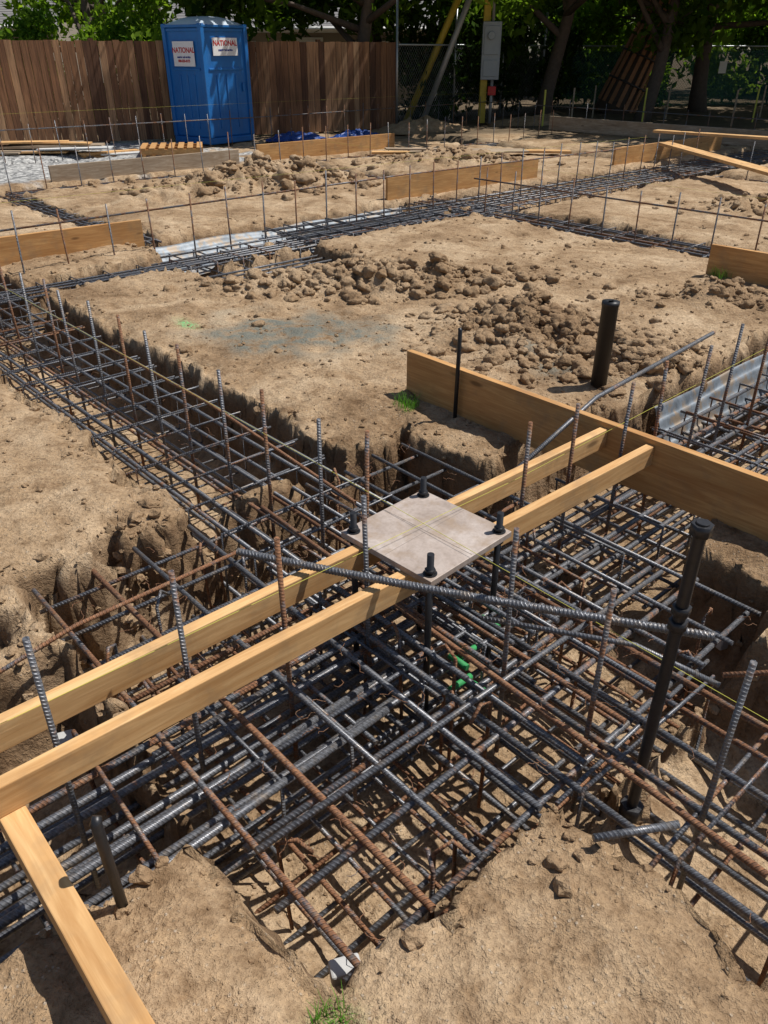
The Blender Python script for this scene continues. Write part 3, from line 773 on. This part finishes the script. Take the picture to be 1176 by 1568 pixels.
for k in range(6):
    aa=k*1.05; mb.tube([b_,b_+Vector((1.3*math.cos(aa),1.3*math.sin(aa),1.2)),b_+Vector((2.6*math.cos(aa),2.6*math.sin(aa),2))],[.2,.12,.04],8)
mb.obj('trunk_and_limbs',[M_bark],gt)
leaves('crown',[(b_.x+U(-2.6,2.6),b_.y+U(-2.6,2.6),b_.z+U(.4,3),U(.6,1.2)) for _ in range(34)],7000,.15,M_leaf,gt)
mb=MB(); d=(b_-a).normalized(); u=d.orthogonal().normalized(); w=d.cross(u)
for k in range(15):
    an=2*math.pi*k/15; o1=(u*math.cos(an)+w*math.sin(an))
    q0=a.lerp(b_,.06)+o1*.60; q1=a.lerp(b_,.9)+o1*.40
    x=(q1-q0); Lx=x.length; x.normalize(); y=o1.cross(x).normalized(); z=x.cross(y)
    mb.box((q0+q1)/2,(Lx,.11,.035),Matrix(((x.x,y.x,z.x),(x.y,y.y,z.y),(x.z,y.z,z.z))))
for t,r in ((.2,.61),(.36,.58),(.52,.55),(.68,.52)):
    c=a.lerp(b_,t); mb.tube([c-d*.025,c+d*.025],r,18,mi=1)
mb.obj('trunk_guard_slats',[M_straw,M_strap],gt)
def shrub(name,pts,n,leaf,mat): leaves(name,pts,n,leaf,mat)
shrub('shrub',[(-8.6+U(-1.2,1.2),19.95+U(-.5,.5),1.2+U(-.8,1.0),U(.35,.7)) for _ in range(26)],5500,.08,M_leafb)
shrub('shrub',[(-5.9+U(-.8,.8),20.6+U(-.5,.5),1.3+U(-.8,1.1),U(.35,.6)) for _ in range(14)],3500,.08,M_leafb)
shrub('hedge',[(.6+t*5.2+U(-.6,.6),22.6+t*6.4+U(-.8,.8),U(.2,2.3),U(.4,.8)) for t in [rnd() for _ in range(60)]],11000,.10,M_leafd)
shrub('hedge',[(6+t*13+U(-.6,.6),29.3+t*3+U(-.6,.9),U(.2,2.8),U(.5,1.0)) for t in [rnd() for _ in range(80)]],12000,.13,M_leafb)
pts=[]
for k in range(420):
    x=U(-34,44); y=37+U(-3,4)+abs(x)*.05; pts.append((x,y,U(0,8.5),U(.9,1.9)))
leaves('distant_trees',pts,42000,.33,M_leafd)
mb=MB()
for k in range(40): x=-33+k*1.95; mb.tube([Vector((x,37+U(-1,1),-.2)),Vector((x+U(-.6,.6),37,3)),Vector((x+U(-1,1),37,6.5))],[.25,.2,.08],7)
mb.obj('distant_tree_trunks',[M_bark])

# ---------------------------------------------------------------- houses
def house(x0,x1,y0,depth,eave,ridge,rz=0):
    h=empty('house',((x0+x1)/2,y0,0),rz); w=(x1-x0)
    def ch(mb,nm,mt,bv=0):
        o=mb.obj(nm,mt,None,bevel=bv); o.parent=h
    mb=MB(); mb.box((0,depth/2,eave/2),(w,depth,eave)); ch(mb,'walls',[M_stucco])
    mb=MB(); sl=math.atan2(ridge-eave,depth/2); Ls=math.hypot(depth/2+.5,ridge-eave+.5*math.tan(sl))
    for sg in (1,-1):
        cy=depth/2-sg*(depth/4+.25); cz=(eave+ridge)/2-.25*math.tan(sl)+.06
        rows=int(Ls/.16)
        mb.box((0,cy,cz),(w+.8,Ls,.06),Matrix.Rotation(sg*sl,3,'X'))
        for r in range(rows):
            t=(r+.5)/rows-.5; c=Vector((0,cy,cz))+Matrix.Rotation(sg*sl,3,'X')@Vector((0,t*Ls,.04))
            mb.box(c,(w+.8,Ls/rows+.01,.012),Matrix.Rotation(sg*sl-sg*.06,3,'X'))
    ch(mb,'roof',[M_roof])
    mb=MB(); mb.box((0,-.53,eave-.5*math.tan(sl)),(w+.84,.03,.16)); mb.tube([(-w/2-.4,-.60,eave-.5*math.tan(sl)+.03),(w/2+.4,-.60,eave-.5*math.tan(sl)+.03)],.06,8); ch(mb,'fascia_and_gutter',[M_trim])
    mb=MB(); mb2=MB()
    for fx in (-.3,.25):
        mb.box((fx*w,-.02,eave*.55),(1.3,.05,1.1)); mb2.box((fx*w,-.05,eave*.55),(1.16,.02,.96))
    mb.box((.0,-.02,1.0),(.95,.05,2.0)); ch(mb,'window_and_door_frames',[M_trim]); ch(mb2,'window_glass',[M_glass])
house(-22,-9.3,24.5,8,2.35,4.0,.12)
house(-6.5,1.5,30,8,2.45,4.4,.1)

# ---------------------------------------------------------------- piles of stuff near the fence
def pile(name,cx,cy,n,Lr,wr,mats,spread,base_ang):
    mb=MB(); p,q=S(cx,cy); z=gh(p,q)+.02
    for k in range(n):
        th=random.choice((.02,.025,.04)); mb.box(Vector((cx+U(-1,1)*spread,cy+U(-1,1)*spread*.3,z)),(U(*Lr),U(*wr),th),Matrix.Rotation(base_ang+U(-.3,.3),3,'Z')@Matrix.Rotation(U(-.03,.03),3,'Y'),random.randrange(len(mats))); z+=th*.6+.003
    mb.obj(name,mats)
pile('lumber_pile',-6.3,15.7,9,(1.2,2.6),(.1,.4),[M_woodw,M_wood,M_trim],.7,.25)
pile('lumber_pile',-4.9,15.9,6,(.8,1.6),(.1,.5),[M_wood,M_trim],.3,.5)
pile('lumber_pile',-7.3,15.2,5,(.6,1.2),(.1,.3),[M_woodw,M_wood],.5,.1)
pile('plywood_stack',1.2,15.2,4,(1.6,2.4),(.2,.5),[M_wood,M_woodw],.5,-.1)
mb=MB(); c=Vector((-3.9,15.6,gh(*S(-3.9,15.6))))
Rz=Matrix.Rotation(.2,3,'Z')
for k in range(7): mb.box(c+Rz@Vector((-.5+k*.166,0,.13)),(.1,1.0,.02),Rz); mb.box(c+Rz@Vector((-.5+k*.166,0,.01)),(.1,1.0,.02),Rz)
for y in (-.46,0,.46): mb.box(c+Rz@Vector((0,y,.07)),(1.1,.04,.09),Rz)
mb.obj('wood_pallet',[M_woodd])
def crumple(name,cx,cy,rx,ry,h,mat,n=40,rot=0):
    VV=[];FF=[]
    for i in range(n+1):
        for j in range(n+1):
            u,v=i/n*2-1,j/n*2-1; g=max(0,1-(u*u+v*v)**.9)
            x=u*rx+.06*noise.noise((u*5,v*5,cx)); y=v*ry+.06*noise.noise((u*5,v*5,cy+4))
            z=h*g*(.6+.9*abs(noise.noise((u*2.5,v*2.5,cx+2)))+.5*abs(noise.noise((u*8,v*8,1))))-.02
            VV.append((cx+x*math.cos(rot)-y*math.sin(rot),cy+x*math.sin(rot)+y*math.cos(rot),z))
    for i in range(n):
        for j in range(n): a=i*(n+1)+j; FF.append((a,a+n+1,a+n+2,a+1))
    return np_mesh(name,np.array(VV),np.array(FF),[mat],None,False)
crumple('tarp',-1.9,18.5,.7,.35,.14,M_tarp,rot=.3); crumple('tarp',-.6,19.0,.6,.3,.14,M_tarp,rot=.4)
crumple('debris_pile',.9,20.4,1.3,.7,.28,M_clod,rot=.2); crumple('debris_pile',4.2,22.5,1.5,.7,.2,M_clod)
for k in range(12):
    x=4+k*.95; y=21.5+U(-1,3); mb=MB(); mb.box(Vector((x,y,.35)),(.04,.02,.9)); mb.obj('survey_stake',[M_woodw if k%3 else M_string])

# ---------------------------------------------------------------- light, sky, camera
el=math.radians(60); hz=Vector((.93,.30,0)).normalized()
sd=Vector((hz.x*math.cos(el),hz.y*math.cos(el),math.sin(el)))
sl=bpy.data.lights.new('sun','SUN'); sl.energy=5.0; sl.angle=math.radians(.5); sl.color=(1,.955,.89)
so=bpy.data.objects.new('sun',sl); scn.collection.objects.link(so); so.rotation_euler=sd.to_track_quat('Z','Y').to_euler(); so.location=(10,5,20)
w=bpy.data.worlds.new('World'); scn.world=w; w.use_nodes=True; nt=w.node_tree
sk=nt.nodes.new('ShaderNodeTexSky'); sk.sky_type='NISHITA'; sk.sun_disc=False; sk.sun_elevation=el; sk.sun_rotation=math.atan2(hz.x,hz.y)
bg=nt.nodes['Background']; bg.inputs[1].default_value=.08; nt.links.new(sk.outputs[0],bg.inputs[0])
cam=bpy.data.cameras.new('camera'); co=bpy.data.objects.new('camera',cam); scn.collection.objects.link(co)
co.location=(0,0,1.65); co.rotation_euler=(math.radians(59),0,0); cam.lens=27.05; cam.sensor_width=36; cam.clip_end=3000; cam.clip_start=.05
scn.camera=co
